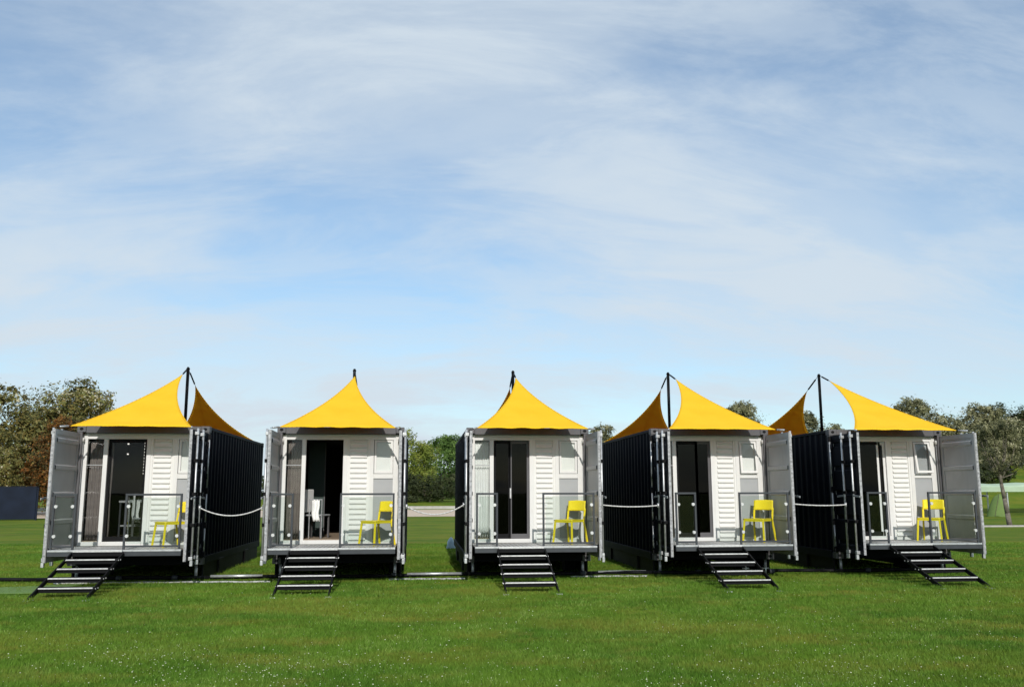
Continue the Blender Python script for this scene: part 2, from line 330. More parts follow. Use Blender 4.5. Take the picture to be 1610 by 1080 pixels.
def build_cabin():
    root = empty('container_cabin', (0, 0, 0))
    # walls and frame
    prof = profile_sheet(.11, 5.95, .278, .036, .070, .068)
    for sx in (-1, 1):
        rows = [[(sx * (1.213 - d), y, z) for y, d in prof] for z in (ZB + .15, ZT - .07)]
        if sx > 0: rows = rows[::-1]
        MB().grid(rows).build('side_wall', M['navy'], root)
        MB().box(sx * 1.215 - .03, sx * 1.215 + .004 if sx > 0 else sx * 1.215 + .03, .16, 5.9, ZB + .0, ZB + .15).build('bottom_rail', M['navy'], root, bevel=.006)
        MB().box(min(sx * 1.219, sx * 1.16), max(sx * 1.219, sx * 1.16), .17, 5.89, ZT - .07, ZT - .01).build('top_rail', M['navy'], root, bevel=.006)
        for y, mm in ((.0, 'greypaint'), (5.94, 'navy')):
            MB().box(min(sx * 1.217, sx * 1.12), max(sx * 1.217, sx * 1.12), y, y + .115, ZB + .119, ZT - .119).build('corner_post', M[mm], root, bevel=.008)
        for y in (-.004, 5.90):
            for z in (ZB, ZT - .118):
                mb = MB(); x0, x1 = min(sx * 1.222, sx * 1.06), max(sx * 1.222, sx * 1.06)
                c = mb.box(x0, x1, y, y + .165, z, z + .118).build('corner_casting', M['greypaint'] if y < 1 else M['navy'], root, bevel=.008)
                fy = y - .002 if y < 1 else y + .167
                xm = (x0 + x1) / 2
                h = MB(); n = 12; hp = [(xm + .036 * math.cos(2 * math.pi * i / n), fy, z + .059 + .028 * math.sin(2 * math.pi * i / n)) for i in range(n)]
                h.v = hp + [(p[0], fy + (.004 if y < 1 else -.004), p[2]) for p in hp]
                h.f = [tuple(range(n)), tuple(reversed(range(n, 2 * n)))] + [(i, (i + 1) % n, n + (i + 1) % n, n + i) for i in range(n)]
                h.build('casting_hole', M['black'], c)
        # hinge rod outside the front post, in three lengths joined by black couplings
        rod = MB()
        for z0, z1 in ((ZB + .22, .98), (1.1, 1.62), (1.74, 2.66)): rod.tube((sx * 1.232, -.03, z0), (sx * 1.232, -.03, z1), .017, 8)
        rod = rod.build('hinge_rod', M['galv'], root, smooth=True)
        for z in (1.04, 1.68, 2.70, .5): MB().box(sx * 1.232 - .03, sx * 1.232 + .03, -.06, -.002, z - .05, z + .05).build('coupling', M['black'], rod, bevel=.006)
        # downpipe with a white cap inside the front corner
        dp = MB().tube((sx * 1.135, .07, DK), (sx * 1.135, .07, 2.60), .022, 10).build('corner_pipe', M['greypanel'], root, smooth=True)
        MB().tube((sx * 1.135, .065, 2.60), (sx * 1.135, .065, 2.68), .036, 12).build('pipe_cap', M['white'], dp, smooth=True)
    prof = profile_sheet(-1.11, 1.11, .278, .036, .070, .068)
    MB().grid([[(x, 6.05 - d, z) for x, d in prof] for z in (ZT - .1, ZB + .12)]).build('rear_wall', M['navy'], root)
    # roof with shallow ribs across
    prof = profile_sheet(.12, 5.94, .23, .02, .09, .02)
    MB().grid([[(x, y, ZT - .012 - d) for y, d in prof] for x in (-1.17, 1.17)]).build('roof', M['navy'], root)
    MB().box(-1.058, 1.058, .004, .10, ZT - .135, ZT - .004).build('front_header', M['greypaint'], root, bevel=.006)
    MB().box(-1.058, 1.058, 5.95, 6.04, ZT - .12, ZT - .006).build('rear_header', M['navy'], root, bevel=.006)
    MB().box(-1.058, 1.058, .01, .11, ZB + .004, DK - .14).build('front_sill', M['navy'], root, bevel=.006)
    MB().box(-1.18, 1.18, .115, 5.94, ZB + .03, ZB + .10).build('underframe', M['black'], root)
    for sx in (-1, 1): MB().box(min(sx * 1.17, sx * 1.195), max(sx * 1.17, sx * 1.195), .18, 5.88, .03, ZB + .02).build('black_base_strip', M['black'], root)  # black strips fill the gap below the side walls
    # lining of the room
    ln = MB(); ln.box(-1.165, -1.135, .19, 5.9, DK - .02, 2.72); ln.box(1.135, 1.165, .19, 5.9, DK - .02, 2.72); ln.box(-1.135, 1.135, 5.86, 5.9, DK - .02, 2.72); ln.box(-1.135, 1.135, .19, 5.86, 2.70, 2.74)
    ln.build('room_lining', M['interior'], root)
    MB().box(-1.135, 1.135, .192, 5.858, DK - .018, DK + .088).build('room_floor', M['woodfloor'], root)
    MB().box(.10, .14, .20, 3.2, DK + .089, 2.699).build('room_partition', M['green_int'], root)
    # mast and its stay
    ms = MB().tube((0, 2.976, ZT - .02), (0, 2.976, 4.40), .034, 12).build('mast', M['black'], root, smooth=True)
    MB().tube((0, 2.976, 4.40), (0, 2.976, 4.45), .045, 12, r1=.02).build('mast_cap', M['black'], ms, smooth=True)
    MB().box(-.12, .12, 2.856, 3.096, ZT - .022, ZT - .002).build('mast_foot', M['black'], ms)
    # adjustable feet and support pads
    for x in (-1.08, 1.08):
        for y in (.12, 5.9):
            j = MB().tube((x, y, .03), (x, y, ZB + .01), .03, 10).build('jack_leg', M['galv'], root, smooth=True)
            MB().box(x - .09, x + .09, y - .09, y + .09, 0, .03).build('foot_plate', M['gasket'], j, bevel=.004)
        for y in (1.6, 4.3): MB().box(x - .15, x + .15, y - .2, y + .2, 0, ZB + .03).build('support_block', M['black'], root, bevel=.01)
    # ---------------- facade
    y0, y1 = FY, FY + .07
    MB().box(-1.15, 1.13, y0, y1, 2.66, 2.765).build('head_frame', M['white'], root, bevel=.004)
    MB().box(-1.15, -1.05, y0, y1, DK, 2.66).build('left_jamb', M['white'], root, bevel=.004)
    MB().box(-1.05, .04, y0 - .015, y1, DK, DK + .075).build('door_sill', M['white'], root, bevel=.004)
    MB().box(.04, .12, y0, y1 + .01, DK, 2.66).build('door_post', M['white'], root, bevel=.004)
    MB().box(-.755, -.675, y0, y1, DK + .075, 2.66).build('door_stile', M['white'], root, bevel=.004)
    fp = MB().box(-1.05, -.755, y0 + .02, y0 + .03, DK + .075, 2.66).build('fixed_pane', M['glass'], root)
    MB().box(-1.05, -.755, y0 + .012, y0 + .02, 2.16, 2.175).build('glazing_bar', M['greypanel'], fp)
    MB().box(.12, .56, y0 + .03, y1, DK, 2.66).build('cladding_panel', M['cladding'], root)
    MB().box(.12, .16, y0 + .012, y0 + .03, DK, 2.66).build('cladding_edge', M['cladding'], root)
    MB().box(.52, .56, y0 + .012, y0 + .03, DK, 2.66).build('cladding_edge', M['cladding'], root)
    # horizontal ribs of the cladding, one object each
    sl = MB(); w0, w1 = .18, .50
    pr = [(0, 0), (.010, -.028), (.026, -.034), (.060, -.008), (.070, 0)]
    n = len(pr)
    sl.v = [(x, y0 + .03 + p[1], p[0]) for x in (w0, w1) for p in pr]; sl.f = [(i, i + 1, n + i + 1, n + i) for i in range(n - 1)] + [tuple(reversed(range(n))), tuple(range(n, 2 * n)), (n - 1, 0, n, 2 * n - 1)]
    first = sl.build('cladding_slat', M['cladding'], root, at=(0, 0, DK + .06))
    for i in range(1, 20): share(first, root, loc=(0, 0, DK + .06 + i * .0985))
    MB().box(.56, .635, y0, y1, DK, 2.66).build('window_post', M['white'], root, bevel=.004)
    MB().box(1.01, 1.13, y0, y1, DK, 2.66).build('right_jamb', M['white'], root, bevel=.004)
    MB().box(.635, 1.01, y0, y1, 1.91, 2.0).build('transom', M['white'], root, bevel=.004)
    MB().box(.635, 1.01, y0, y1, DK, DK + .08).build('window_sill', M['white'], root, bevel=.004)
    MB().box(.635, 1.01, y0 + .025, y0 + .05, DK + .08, 1.91).build('infill_panel', M['greypanel'], root)
    # top window: sash hung from its head, origin on the hinge line
    ws = MB(); a, c = .645, 1.0; zt, zb = 0, -.64
    ws.box(a, a + .04, 0, .035, zb, zt); ws.box(c - .04, c, 0, .035, zb, zt); ws.box(a + .04, c - .04, 0, .035, zb, zb + .045); ws.box(a + .04, c - .04, 0, .035, zt - .035, zt)
    sash = ws.build('window_sash', M['white'], root, at=(0, y0 + .004, 2.65))
    MB().box(a + .04, c - .04, .014, .02, zb + .045, zt - .035).build('window_pane', M['glass'], sash)
    MB().box(.645, 1.005, y0 + .048, y0 + .054, 2.0, 2.66).build('window_blind', M['blind'], root)
    # ---------------- deck
    dk = MB().box(-1.115, 1.115, -1.222, -.002, DK - .025, DK).build('deck', M['deckplate'], root)
    MB().box(-1.118, 1.118, -1.240, -1.222, DK - .028, DK + .004).build('deck_nosing', M['galv'], dk, bevel=.003)
    MB().box(-1.118, 1.118, -1.234, -1.180, DK - .105, DK - .030).build('deck_beam', M['midsteel'], dk, bevel=.004)
    for x in (-1.1, -.37, .37, 1.1): MB().box(x - .02, x + .02, -1.178, -.004, DK - .11, DK - .027).build('deck_joist', M['black'], dk)
    lug = MB()   # raised tread pattern on the plate
    for i in range(28):
        for j in range(12):
            x = -1.07 + i * .079; y = -1.17 + j * .098; s_ = 1 if (i + j) % 2 else -1
            lug.beam((x - .018, y - s_ * .018, DK + .002), (x + .018, y + s_ * .018, DK + .002), .009, .004)
    tag(lug.build('tread_lugs', M['nosing'], dk), kind='stuff')
    # ---------------- balustrades
    for xa, xb in ((-1.10, -.70), (.12, 1.09)):
        yb = -1.19
        bl = MB().box(xa, xb, yb - .02, yb + .02, DK + .93, DK + .965).build('balustrade', M['midsteel'], root, bevel=.004)
        tag(bl)
        for x in (xa, xb - .035): MB().box(x, x + .035, yb - .018, yb + .018, DK + .004, DK + .93).build('post', M['midsteel'], bl, bevel=.003)
        MB().box(xa + .035, xb - .035, yb - .015, yb + .015, DK + .045, DK + .075).build('bottom_bar', M['midsteel'], bl, bevel=.003)
        MB().box(xa + .055, xb - .055, yb - .005, yb + .005, DK + .10, DK + .90).build('glass_pane', M['balglass'], bl)
        for x in (xa + .06, xb - .06):
            for z in (.235, .745):
                MB().tube((x, yb - .026, DK + z), (x, yb + .016, DK + z), .029, 12).build('clamp', M['nosing'], bl, smooth=False)
    # ---------------- container doors, swung open to stand square to the front
    for sx in (-1, 1):
        ln_ = 1.165; z0, z1 = .452, 2.765
        rows_o = []; rows_i = []
        zs = [(z0 + .10, 0)]
        for zr in (.17, .65, 1.13, 1.61, 2.06): pass
        cuts = [z1 - .19, z1 - .67, z1 - 1.15, z1 - 1.63, z1 - 2.11]
        prof = [(z1 - .09, 0)]
        for c_ in cuts: prof += [(c_ + .055, 0), (c_ + .03, .028), (c_ - .03, .028), (c_ - .055, 0)]
        prof += [(z0 + .09, 0)]
        ins = MB(); xi = sx * 1.172; xo = sx * 1.204
        d = MB()
        A = [[(xi - sx * p[1], y, p[0]) for p in prof] for y in (-.09, -ln_ + .09)]
        B = [[(xo - sx * p[1], y, p[0]) for p in prof] for y in (-ln_ + .09, -.09)]
        if sx > 0: A, B = A[::-1], B[::-1]
        d.grid(B)
        door = d.build('container_door', M['navy'], root)
        i2 = MB(); i2.grid(A); i2.build('inner_skin', M['doorin'], door)
        fr = MB(); xa, xb = sorted((sx * 1.160, sx * 1.186)); 
        for (ya, yb_, za, zb_) in ((-ln_, -ln_ + .09, z0, z1), (-.09, -.01, z0, z1), (-ln_ + .09, -.09, z0, z0 + .09), (-ln_ + .09, -.09, z1 - .09, z1)): fr.box(xa, xb, ya, yb_, za, zb_)
        fr.build('inner_frame', M['doorin'], door)
        fr = MB(); xa, xb = sorted((sx * 1.188, sx * 1.216)); 
        for (ya, yb_, za, zb_) in ((-ln_, -ln_ + .09, z0, z1), (-.09, -.01, z0, z1), (-ln_ + .09, -.09, z0, z0 + .09), (-ln_ + .09, -.09, z1 - .09, z1)): fr.box(xa, xb, ya, yb_, za, zb_)
        fr.build('outer_frame', M['navy'], door)
        xa, xb = sorted((sx * 1.168, sx * 1.212))
        MB().box(xa, xb, -ln_ - .012, -ln_ - .001, z0, z1).build('door_edge', M['gasket'], door, bevel=.003)
        for yb_ in (-.62, -1.0):
            bar = MB().tube((sx * 1.262, yb_, z0 - .04), (sx * 1.262, yb_, z1 + .03), .019, 10).build('locking_bar', M['galv'], door, smooth=True)
            for z in (z0 + .04, z0 + .62, 1.62, z1 - .55, z1 - .06): MB().box(min(sx * 1.216, sx * 1.285), max(sx * 1.216, sx * 1.285), yb_ - .035, yb_ + .035, z - .03, z + .03).build('bar_bracket', M['galv'] if z in (z0 + .04, z1 - .06) else M['black'], door, bevel=.005)
            MB().box(min(sx * 1.24, sx * 1.29), max(sx * 1.24, sx * 1.29), yb_ - .03, yb_ + .03, z0 - .09, z0 - .0).build('cam_keeper', M['galv'], door, bevel=.008)
        for yb_, off in ((-.62, .30), (-1.0, -.28)):
            MB().beam((sx * 1.275, yb_, 1.56), (sx * 1.275, yb_ + off, 1.54), .012, .035).build('door_handle', M['galv'], door, bevel=.003)
        for z in (.7, 1.3, 1.95, 2.55): MB().box(min(sx * 1.214, sx * 1.236), max(sx * 1.214, sx * 1.236), -.12, .03, z - .05, z + .05).build('hinge', M['navy'], door, bevel=.006)
    return root

cab_labels = [
    'dark container cabin beside the big russet tree, lights strung inside its doorway',
    'dark container cabin with doorway standing fully open onto a sunlit wooden floor',
    'middle dark container cabin, white curtain behind the glass left of its door',
    'dark container cabin with top window tilted slightly, between middle cabin and end cabin',
    'dark container cabin at the end nearest the slender young tree, window tilted out']
proto = build_cabin()
cabins = []
for i, x in enumerate(XC):
    c = proto if i == 0 else copy_tree(proto)
    c.location = (x, Y0, 0); tag(c, cab_labels[i], 'cabin', 'container cabins in a row'); cabins.append(c)
def kids(c, stem): return [k for k in c.children if k.name.split('.')[0] == stem]
# window sashes tilted out at the foot on the last two cabins
for i, ang in ((3, -7), (4, -10), (1, -1.5)):
    for s_ in kids(cabins[i], 'window_sash'): s_.rotation_euler = (R(ang), 0, 0)
for b_ in kids(cabins[4], 'window_blind'):
    b_.data = b_.data.copy(); b_.data.materials[0] = M['greypanel']
for i, (dl, dr) in enumerate(((0, -.8), (.9, -.3), (-.5, .6), (.4, .3), (-.2, .9))):
    for d_ in kids(cabins[i], 'container_door'):
        left = d_.data.vertices[0].co.x < 0; hgt = Vector((-1.2 if left else 1.2, 0, 0)); a_ = R(dl if left else dr)
        d_.rotation_euler = (0, 0, a_); d_.location = hgt - Matrix.Rotation(a_, 3, 'Z') @ hgt
# sliding leaves: shut on cabins 1, 3, 4, 5; cabin 2 stands open
M['c1glass'] = glass_mat('half_tinted_glass', (.85, .86, .86), .02, 1.45, .4)
def sliding_leaf(c, xa, xb, mid=None, handle=None, gl='tint'):
    y = FY + .045
    f = MB(); z0, z1 = DK + .078, 2.655
    f.box(xa, xa + .05, y, y + .03, z0, z1); f.box(xb - .05, xb, y, y + .03, z0, z1); f.box(xa + .05, xb - .05, y, y + .03, z0, z0 + .09); f.box(xa + .05, xb - .05, y, y + .03, z1 - .06, z1)
    lf = f.build('sliding_door', M['midsteel'] if mid is None else M[mid], c, bevel=.003)
    MB().box(xa + .05, xb - .05, y + .012, y + .018, z0 + .09, z1 - .06).build('door_pane', M[gl], lf)
    if handle: MB().box(handle - .015, handle + .015, y - .04, y, 1.52, 1.72).build('handle', M['nosing'], lf, bevel=.006)
    return lf
sliding_leaf(cabins[0], -.675, .04, 'black', gl='c1glass')
sliding_leaf(cabins[2], -.675, -.33, 'black'); sliding_leaf(cabins[2], -.36, .04, 'greypaint', -.34)
sliding_leaf(cabins[3], -.675, -.22, 'black'); sliding_leaf(cabins[3], -.27, .04, 'greypaint')
sliding_leaf(cabins[4], -.675, -.05, 'black'); sliding_leaf(cabins[4], -.14, .04, 'white')

w_ = MB().box(-.80, -.46, 1.6, 1.66, DK + .09, 2.69).build('inner_wall', M['green_int'], cabins[1])
w_ = MB().box(-.46, -.44, 1.58, 1.68, DK + .09, 2.69).build('inner_wall_edge', M['greypaint'], cabins[1])
# ------------------------------------------------------------------ curtains
def curtain(ci, xa, xb, m, label, z0=DK + .10, z1=2.63, y=.245, amp=.018, folds=7, name='curtain'):
    P = []
    for k in range(9):
        z = z1 + (z0 - z1) * k / 8
        P.append([(xa + (xb - xa) * j / 60 + .004 * math.sin(k * 1.3 + j * .4), y + amp * (.6 + .4 * k / 8) * math.sin(j / 60 * folds * 2 * math.pi + .25 * math.sin(k * .9)), z) for j in range(61)])
    mb = MB(); mb.grid(P); o = mb.build(name, M[m], smooth=True, solid=.004); o.location = (XC[ci], Y0, 0)
    return tag(o, label, 'curtain', 'curtains in the cabin doorways')
curtain(0, -1.03, -.60, 'curtain_brown', 'taupe curtain behind the glass, cabin beside the russet tree')
curtain(1, -1.03, -.70, 'curtain_brown', 'taupe curtain beside the fully open doorway with the wooden floor')
curtain(2, -1.06, -.72, 'curtain_white', 'long white curtain behind glass in the middle cabin')
curtain(3, -1.03, -.74, 'curtain_brown', 'taupe curtain in the cabin right of the middle one')
curtain(4, -1.03, -.74, 'curtain_brown', 'taupe curtain in the cabin nearest the young tree')

# ------------------------------------------------------------------ shade sails
def sail_mesh(name, P, A, B, pull, belly, loc, label, group, anchors, hem_pull=.02, wav=0):
    # P peak, A and B lower corners; edges PA and PB pulled in towards the middle
    P, A, B = Vector(P), Vector(A), Vector(B); G = (P + A + B) / 3
    n = 28; idx = {}; vs = []; uv = []
    nrm = (A - P).cross(B - P).normalized()
    mPA, mPB, mAB = (P + A) / 2, (P + B) / 2, (A + B) / 2
    for i in range(n + 1):
        for j in range(n + 1 - i):
            a = i / n; b = j / n; p = 1 - a - b
            q = P * p + A * a + B * b
            wPA, wPB, wAB = 4 * p * a, 4 * p * b, 4 * a * b
            q = q + (G - mPA) * pull * wPA * (1 - b) + (G - mPB) * pull * wPB * (1 - a) + (G - mAB) * hem_pull * wAB * (1 - p)
            q = q + nrm * belly * (27 * p * a * b)
            if wav: q.z += wav * math.sin(b * 37 + a * 9) * (a + b) ** 6 * wAB
            idx[i, j] = len(vs); vs.append(tuple(q)); uv.append((a, b))
    fs = []
    for i in range(n):
        for j in range(n - i):
            fs.append((idx[i, j], idx[i + 1, j], idx[i, j + 1]))
            if j < n - i - 1: fs.append((idx[i + 1, j], idx[i + 1, j + 1], idx[i, j + 1]))
    me = bpy.data.meshes.new(name); me.from_pydata(vs, [], fs); me.materials.append(M['sail'])
    ul = me.uv_layers.new(name='UVMap')
    for lp in me.loops: ul.data[lp.index].uv = uv[lp.vertex_index]
    me.polygons.foreach_set('use_smooth', [True] * len(me.polygons)); me.update()
    o = bpy.data.objects.new(name, me); COL.objects.link(o); o.location = loc
    md = o.modifiers.new('Solidify', 'SOLIDIFY'); md.thickness = .004; md.offset = 0
    tag(o, label, 'shade sail', group)
    edge = lambda f: [vs[idx[k]] for k in f]
    hem = MB(); hem.path(edge([(k, 0) for k in range(n + 1)]), .006, 5); hem.path(edge([(0, k) for k in range(n + 1)]), .006, 5); hem.path(edge([(k, n - k) for k in range(n + 1)]), .006, 5)
    hem.build('hem', M['sail'], o, smooth=True)
    for (s_, e_) in zip((P, A, B), anchors):
        e_ = Vector(e_); d = (e_ - s_); mid = s_ + d * .45
        cb = MB().tube(s_, e_, .006, 6).build('cable', M['black'], o)
        MB().tube(s_ + d * .15, s_ + d * .75, .018, 8).build('turnbuckle', M['galv'] if s_ is not P else M['black'], cb, smooth=True)
    return o
front_lab = ['front yellow sail whose lower corner almost touches the russet tree', 'front yellow sail above the fully open doorway with wooden floor',
             'front yellow sail above the middle cabin with the white curtain', 'front yellow sail of the cabin between middle one and end one',
             'front yellow sail reaching toward the tall hedge trees, end cabin']
rear_lab = ['shaded orange rear sail behind the cabin beside the russet tree', 'rear sail mostly hidden behind the cabin with open wooden floored doorway',
            'rear sail edge showing behind the middle cabin\'s mast', 'shaded orange rear sail sloping down to the middle cabin\'s side',
            'shaded orange rear sail of the end cabin, pointing away from the hedge trees']
for i, x in enumerate(XC):
    dx = (0, .03, -.01, .02, .0)[i]
    sail_mesh('front_sail', (.02 + dx, 2.45, 4.21), (-1.06, -.78, 2.842), (1.07, -.78, 2.835), .26, -.035, (x, Y0, 0), front_lab[i], 'yellow shade sails over the cabin fronts',
              ((0, 2.95, 4.41), (-1.17, -1.12, 2.80), (1.17, -1.12, 2.80)), .015, .003 + .003 * (i % 3))
    sail_mesh('rear_sail', (dx * .5, 3.72, 4.10), (1.12, 5.78, 2.89), (-1.12, 5.78, 2.89), .30, .0, (x, Y0, 0), rear_lab[i], 'rear shade sails behind the masts',
              ((0, 3.0, 4.41), (1.17, 6.0, 2.89), (-1.17, 6.0, 2.89)), .02)

# ------------------------------------------------------------------ folding steps
def build_steps():
    root = empty('folding_steps', (0, 0, 0))
    zs = [.535, .413, .291, .170]; ys = [-1.60, -1.94, -2.28, -2.62]
    tread = None
    for k, (z, y) in enumerate(zip(zs, ys)):
        w = .40 + .004 * k
        t_ = MB().box(-w, w, y + .004, y + .23, z - .035, z - .002).build('tread', M['black'], root, bevel=.003)
        MB().box(-w, w, y - .012, y + .003, z - .018, z + .003).build('nosing', M['nosing'], t_, bevel=.003)
        MB().box(-w, w, y + .02, y + .035, z - .075, z - .036).build('lip', M['black'], t_)
    MB().box(-.41, .41, -1.30, -1.262, DK - .03, DK + .004).build('top_edge', M['nosing'], root, bevel=.003)
    MB().box(-.41, .41, -1.30, -1.245, DK - .10, DK - .032).build('top_plate', M['black'], root, bevel=.003)
    for x in (-.43, .43):
        for off in (0, .11):
            MB().beam((x, -1.28, DK - .05 - off * .2), (x, -2.93 + off, .035), .022, .04).build('stringer', M['black'], root)
        for z, y in zip(zs, ys):
            for o_ in (.03, .14): MB().tube((x - .02, y + o_, z - .02), (x + .02, y + o_, z - .02), .012, 8).build('bolt', M['galv'], root)
            MB().box(x - .013, x + .013, y + .02, y + .17, z - .05, z + .005).build('tread_bracket', M['black'], root)
        MB().box(x - .05, x + .05, -2.99, -2.82, 0, .02).build('foot', M['galv'], root, bevel=.004)
    return root
st_lab = ['folding black steps with pale tread edges, beside the pale green mat', 'folding black steps below the fully open doorway with wooden floor',
          'folding black steps below the middle cabin with the white curtain', 'folding black steps of the cabin between middle one and end one',
          'folding black steps of the end cabin nearest the young tree']
sp = build_steps()
for i, x in enumerate(XC):
    s_ = sp if i == 0 else copy_tree(sp)
    s_.location = (x - .30 + (.04, .0, .02, .0, -.02)[i], Y0, 0); tag(s_, st_lab[i], 'steps', 'folding steps in front of the decks')

# ------------------------------------------------------------------ yellow chairs
def build_chair():
    root = empty('yellow_chair', (0, 0, 0))
    H = .445
    # seat: moulded shell, dished, 0.44 wide
    P = []
    for j in range(11):
        v = j / 10; y = -.22 + .43 * v; w = .215 - .012 * v
        P.append([((2 * i / 10 - 1) * w, y, H - .012 * math.cos((2 * i / 10 - 1) * 1.4) * math.sin(v * 3) + (.0 if j else -.008)) for i in range(11)])
    mb = MB(); mb.grid(P); mb.build('seat', M['chair'], root, smooth=True, solid=.014)
    ap = MB(); ap.box(-.205, .205, -.215, -.2, H - .05, H - .006); ap.box(-.205, -.19, -.2, .19, H - .045, H - .006); ap.box(.19, .205, -.2, .19, H - .045, H - .006); ap.build('seat_rim', M['chair'], root, bevel=.004)
    # backrest: curved band on two uprights
    P = []
    for k in range(7):
        z = .61 + .19 * k / 6
        P.append([((2 * i / 12 - 1) * .205, .20 + .055 * (z - H) / .35 + .035 * (1 - (2 * i / 12 - 1) ** 2) - .01, z + .01 * (1 - (2 * i / 12 - 1) ** 2) * (k > 3)) for i in range(13)])
    mb = MB(); mb.grid(P); mb.build('backrest', M['chair'], root, smooth=True, solid=.014, bevel=0)
    for sx in (-1, 1):
        MB().beam((sx * .195, .195, H - .03), (sx * .198, .235, .66), .034, .026).build('upright', M['chair'], root, bevel=.006)
        MB().beam((sx * .195, -.195, H - .01), (sx * .225, -.235, 0), .032, .034).build('leg', M['chair'], root, bevel=.006)
        MB().beam((sx * .195, .185, H - .01), (sx * .225, .265, 0), .032, .034).build('leg', M['chair'], root, bevel=.006)
    return root
ch_lab = ['yellow chair half hidden by the swung door, cabin beside the russet tree', 'yellow chair on the deck with fully open doorway and wooden floor',
          'yellow chair on the deck of the middle cabin with white curtain', 'yellow chair on the deck between the middle cabin and end cabin',
          'yellow chair on the end deck nearest the young tree']
cp = build_chair()
for i, x in enumerate(XC):
    c = cp if i == 0 else copy_tree(cp)
    c.location = (x + (.70, .74, .76, .80, .62)[i], Y0 + (-.36, -.36, -.34, -.36, -.40)[i], DK + .005); c.rotation_euler = (0, 0, R((-50, -48, -46, -48, -44)[i]))
    tag(c, ch_lab[i], 'chair', 'yellow chairs on the decks')

# ------------------------------------------------------------------ ropes between neighbouring cabins
rp_lab = ['sagging white rope between the cabin by the russet tree and its neighbour', 'sagging white rope across the gap showing the yellow green bush',
          'nearly straight white rope beside the middle cabin\'s swung door', 'nearly straight white rope reaching the end cabin\'s door']
for i, (sag, za, zb) in enumerate(((.15, 1.375, 1.385), (.16, 1.385, 1.41), (.03, 1.40, 1.385), (.025, 1.41, 1.385))):
    a = Vector((XC[i] + 1.30, Y0 - .80, za)); b = Vector((XC[i + 1] - 1.30, Y0 - .72, zb)); pts = []
    for k in range(17):
        u = k / 16; p = a.lerp(b, u); p.z -= sag * 4 * u * (1 - u); pts.append(tuple(p - a))
    r_ = MB().path(pts, .012, 8).build('rope', M['rope'], smooth=True); r_.location = a
    tag(r_, rp_lab[i], 'rope', 'white ropes between the cabins')
    for e in (pts[0], pts[-1]): MB().tube((e[0], e[1], e[2] - .04), (e[0], e[1], e[2] + .04), .025, 8).build('hook', M['galv'], r_, smooth=True)

# ------------------------------------------------------------------ service pipe and hose lying on the grass
pp = MB()
pts = [(-8.0, Y0 - .02, .09)] + [(x, Y0 - .04 + .03 * math.sin(x), .085 + .008 * math.sin(x * 2)) for x in np.arange(-7, 10.3, .5)]
pp = pp.path(pts, .034, 8).build('service_pipe', M['black'], smooth=True); tag(pp, 'dark service pipe running along the grass under all five cabins', 'pipe')
for x in (-5.6, -4.6, -1.95, -.55, 1.75, 3.1, 5.4, 6.9, 8.9): MB().tube((x, Y0 - .04, .085), (x + .10, Y0 - .04, .085), .046, 10).build('pipe_joint', M['midsteel'], pp, smooth=True)
for xa, xb in ((-3.9, -2.95), (-.25, .80), (3.45, 4.4)): MB().tube((xa, Y0 - .055, .104), (xb, Y0 - .05, .104), .026, 10).build('conduit', M['galv'], pp, smooth=True)
for lab, xa, xb, y, cv in (('pale hose on the grass below the gap beside the first swung doors', -6.6, -2.75, Y0 - .32, .10), ('pale hose on the grass from the open doorway cabin to the middle cabin', -.6, .85, Y0 - .22, .02), ('pale hose on the grass between the middle cabin and its right neighbour', 2.9, 4.4, Y0 - .12, .05)):
    pts = [(xa + (xb - xa) * k / 20, y + cv * math.sin(k / 20 * 4), .022 + .004 * math.sin(k * 1.7)) for k in range(21)]
    h_ = MB().path(pts, .018, 8).build('hose', M['hose'], smooth=True); tag(h_, lab, 'hose', 'pale hoses on the grass')
# small pipe fittings visible under the fourth deck
for lab, x in (('grey valve fitting under the deck right of the steps, fourth cabin', 6.35), ('grey valve fitting next to the swung door bar, fourth cabin', 6.75)):
    e = empty('valve_fitting', (x, Y0 - .25, 0), lab, 'valve', 'valve fittings under the deck')
    MB().tube((0, 0, 0), (0, 0, .24), .018, 8).build('riser', M['galv'], e, smooth=True); MB().tube((-.07, 0, .16), (.07, 0, .16), .015, 8).build('branch', M['galv'], e, smooth=True)

# ------------------------------------------------------------------ mat, blue sack, interiors
mt = MB(); mt.grid([[(-8.6 + 2.3 * i / 10 + .3 * j / 4, 15.9 + 1.5 * j / 4 * (.35 + .65 * i / 10), .03 + .004 * math.sin(i * 2 + j)) for i in range(11)] for j in range(5)])
tag(mt.build('ground_mat', M['mat'], solid=.01), 'pale green mat lying flat on the grass beside the steps', 'mat')
P = []
for j in range(8):
    v = j / 7; r_ = .13 * math.sqrt(max(.02, 1 - v ** 2.2)) * (1.1 - .3 * v)
    P.append([(r_ * (1 + .12 * math.sin(3 * a + j)) * math.cos(a), r_ * .8 * math.sin(a), .33 * v) for a in [2 * math.pi * i / 14 for i in range(15)]])
sk = MB(); sk.grid(P); sk = sk.build('plastic_sack', M['bluebag'], smooth=True); sk.location = (.90, 27.5, 0); tag(sk, 'pale blue plastic sack standing on the grass behind the middle cabin', 'sack')

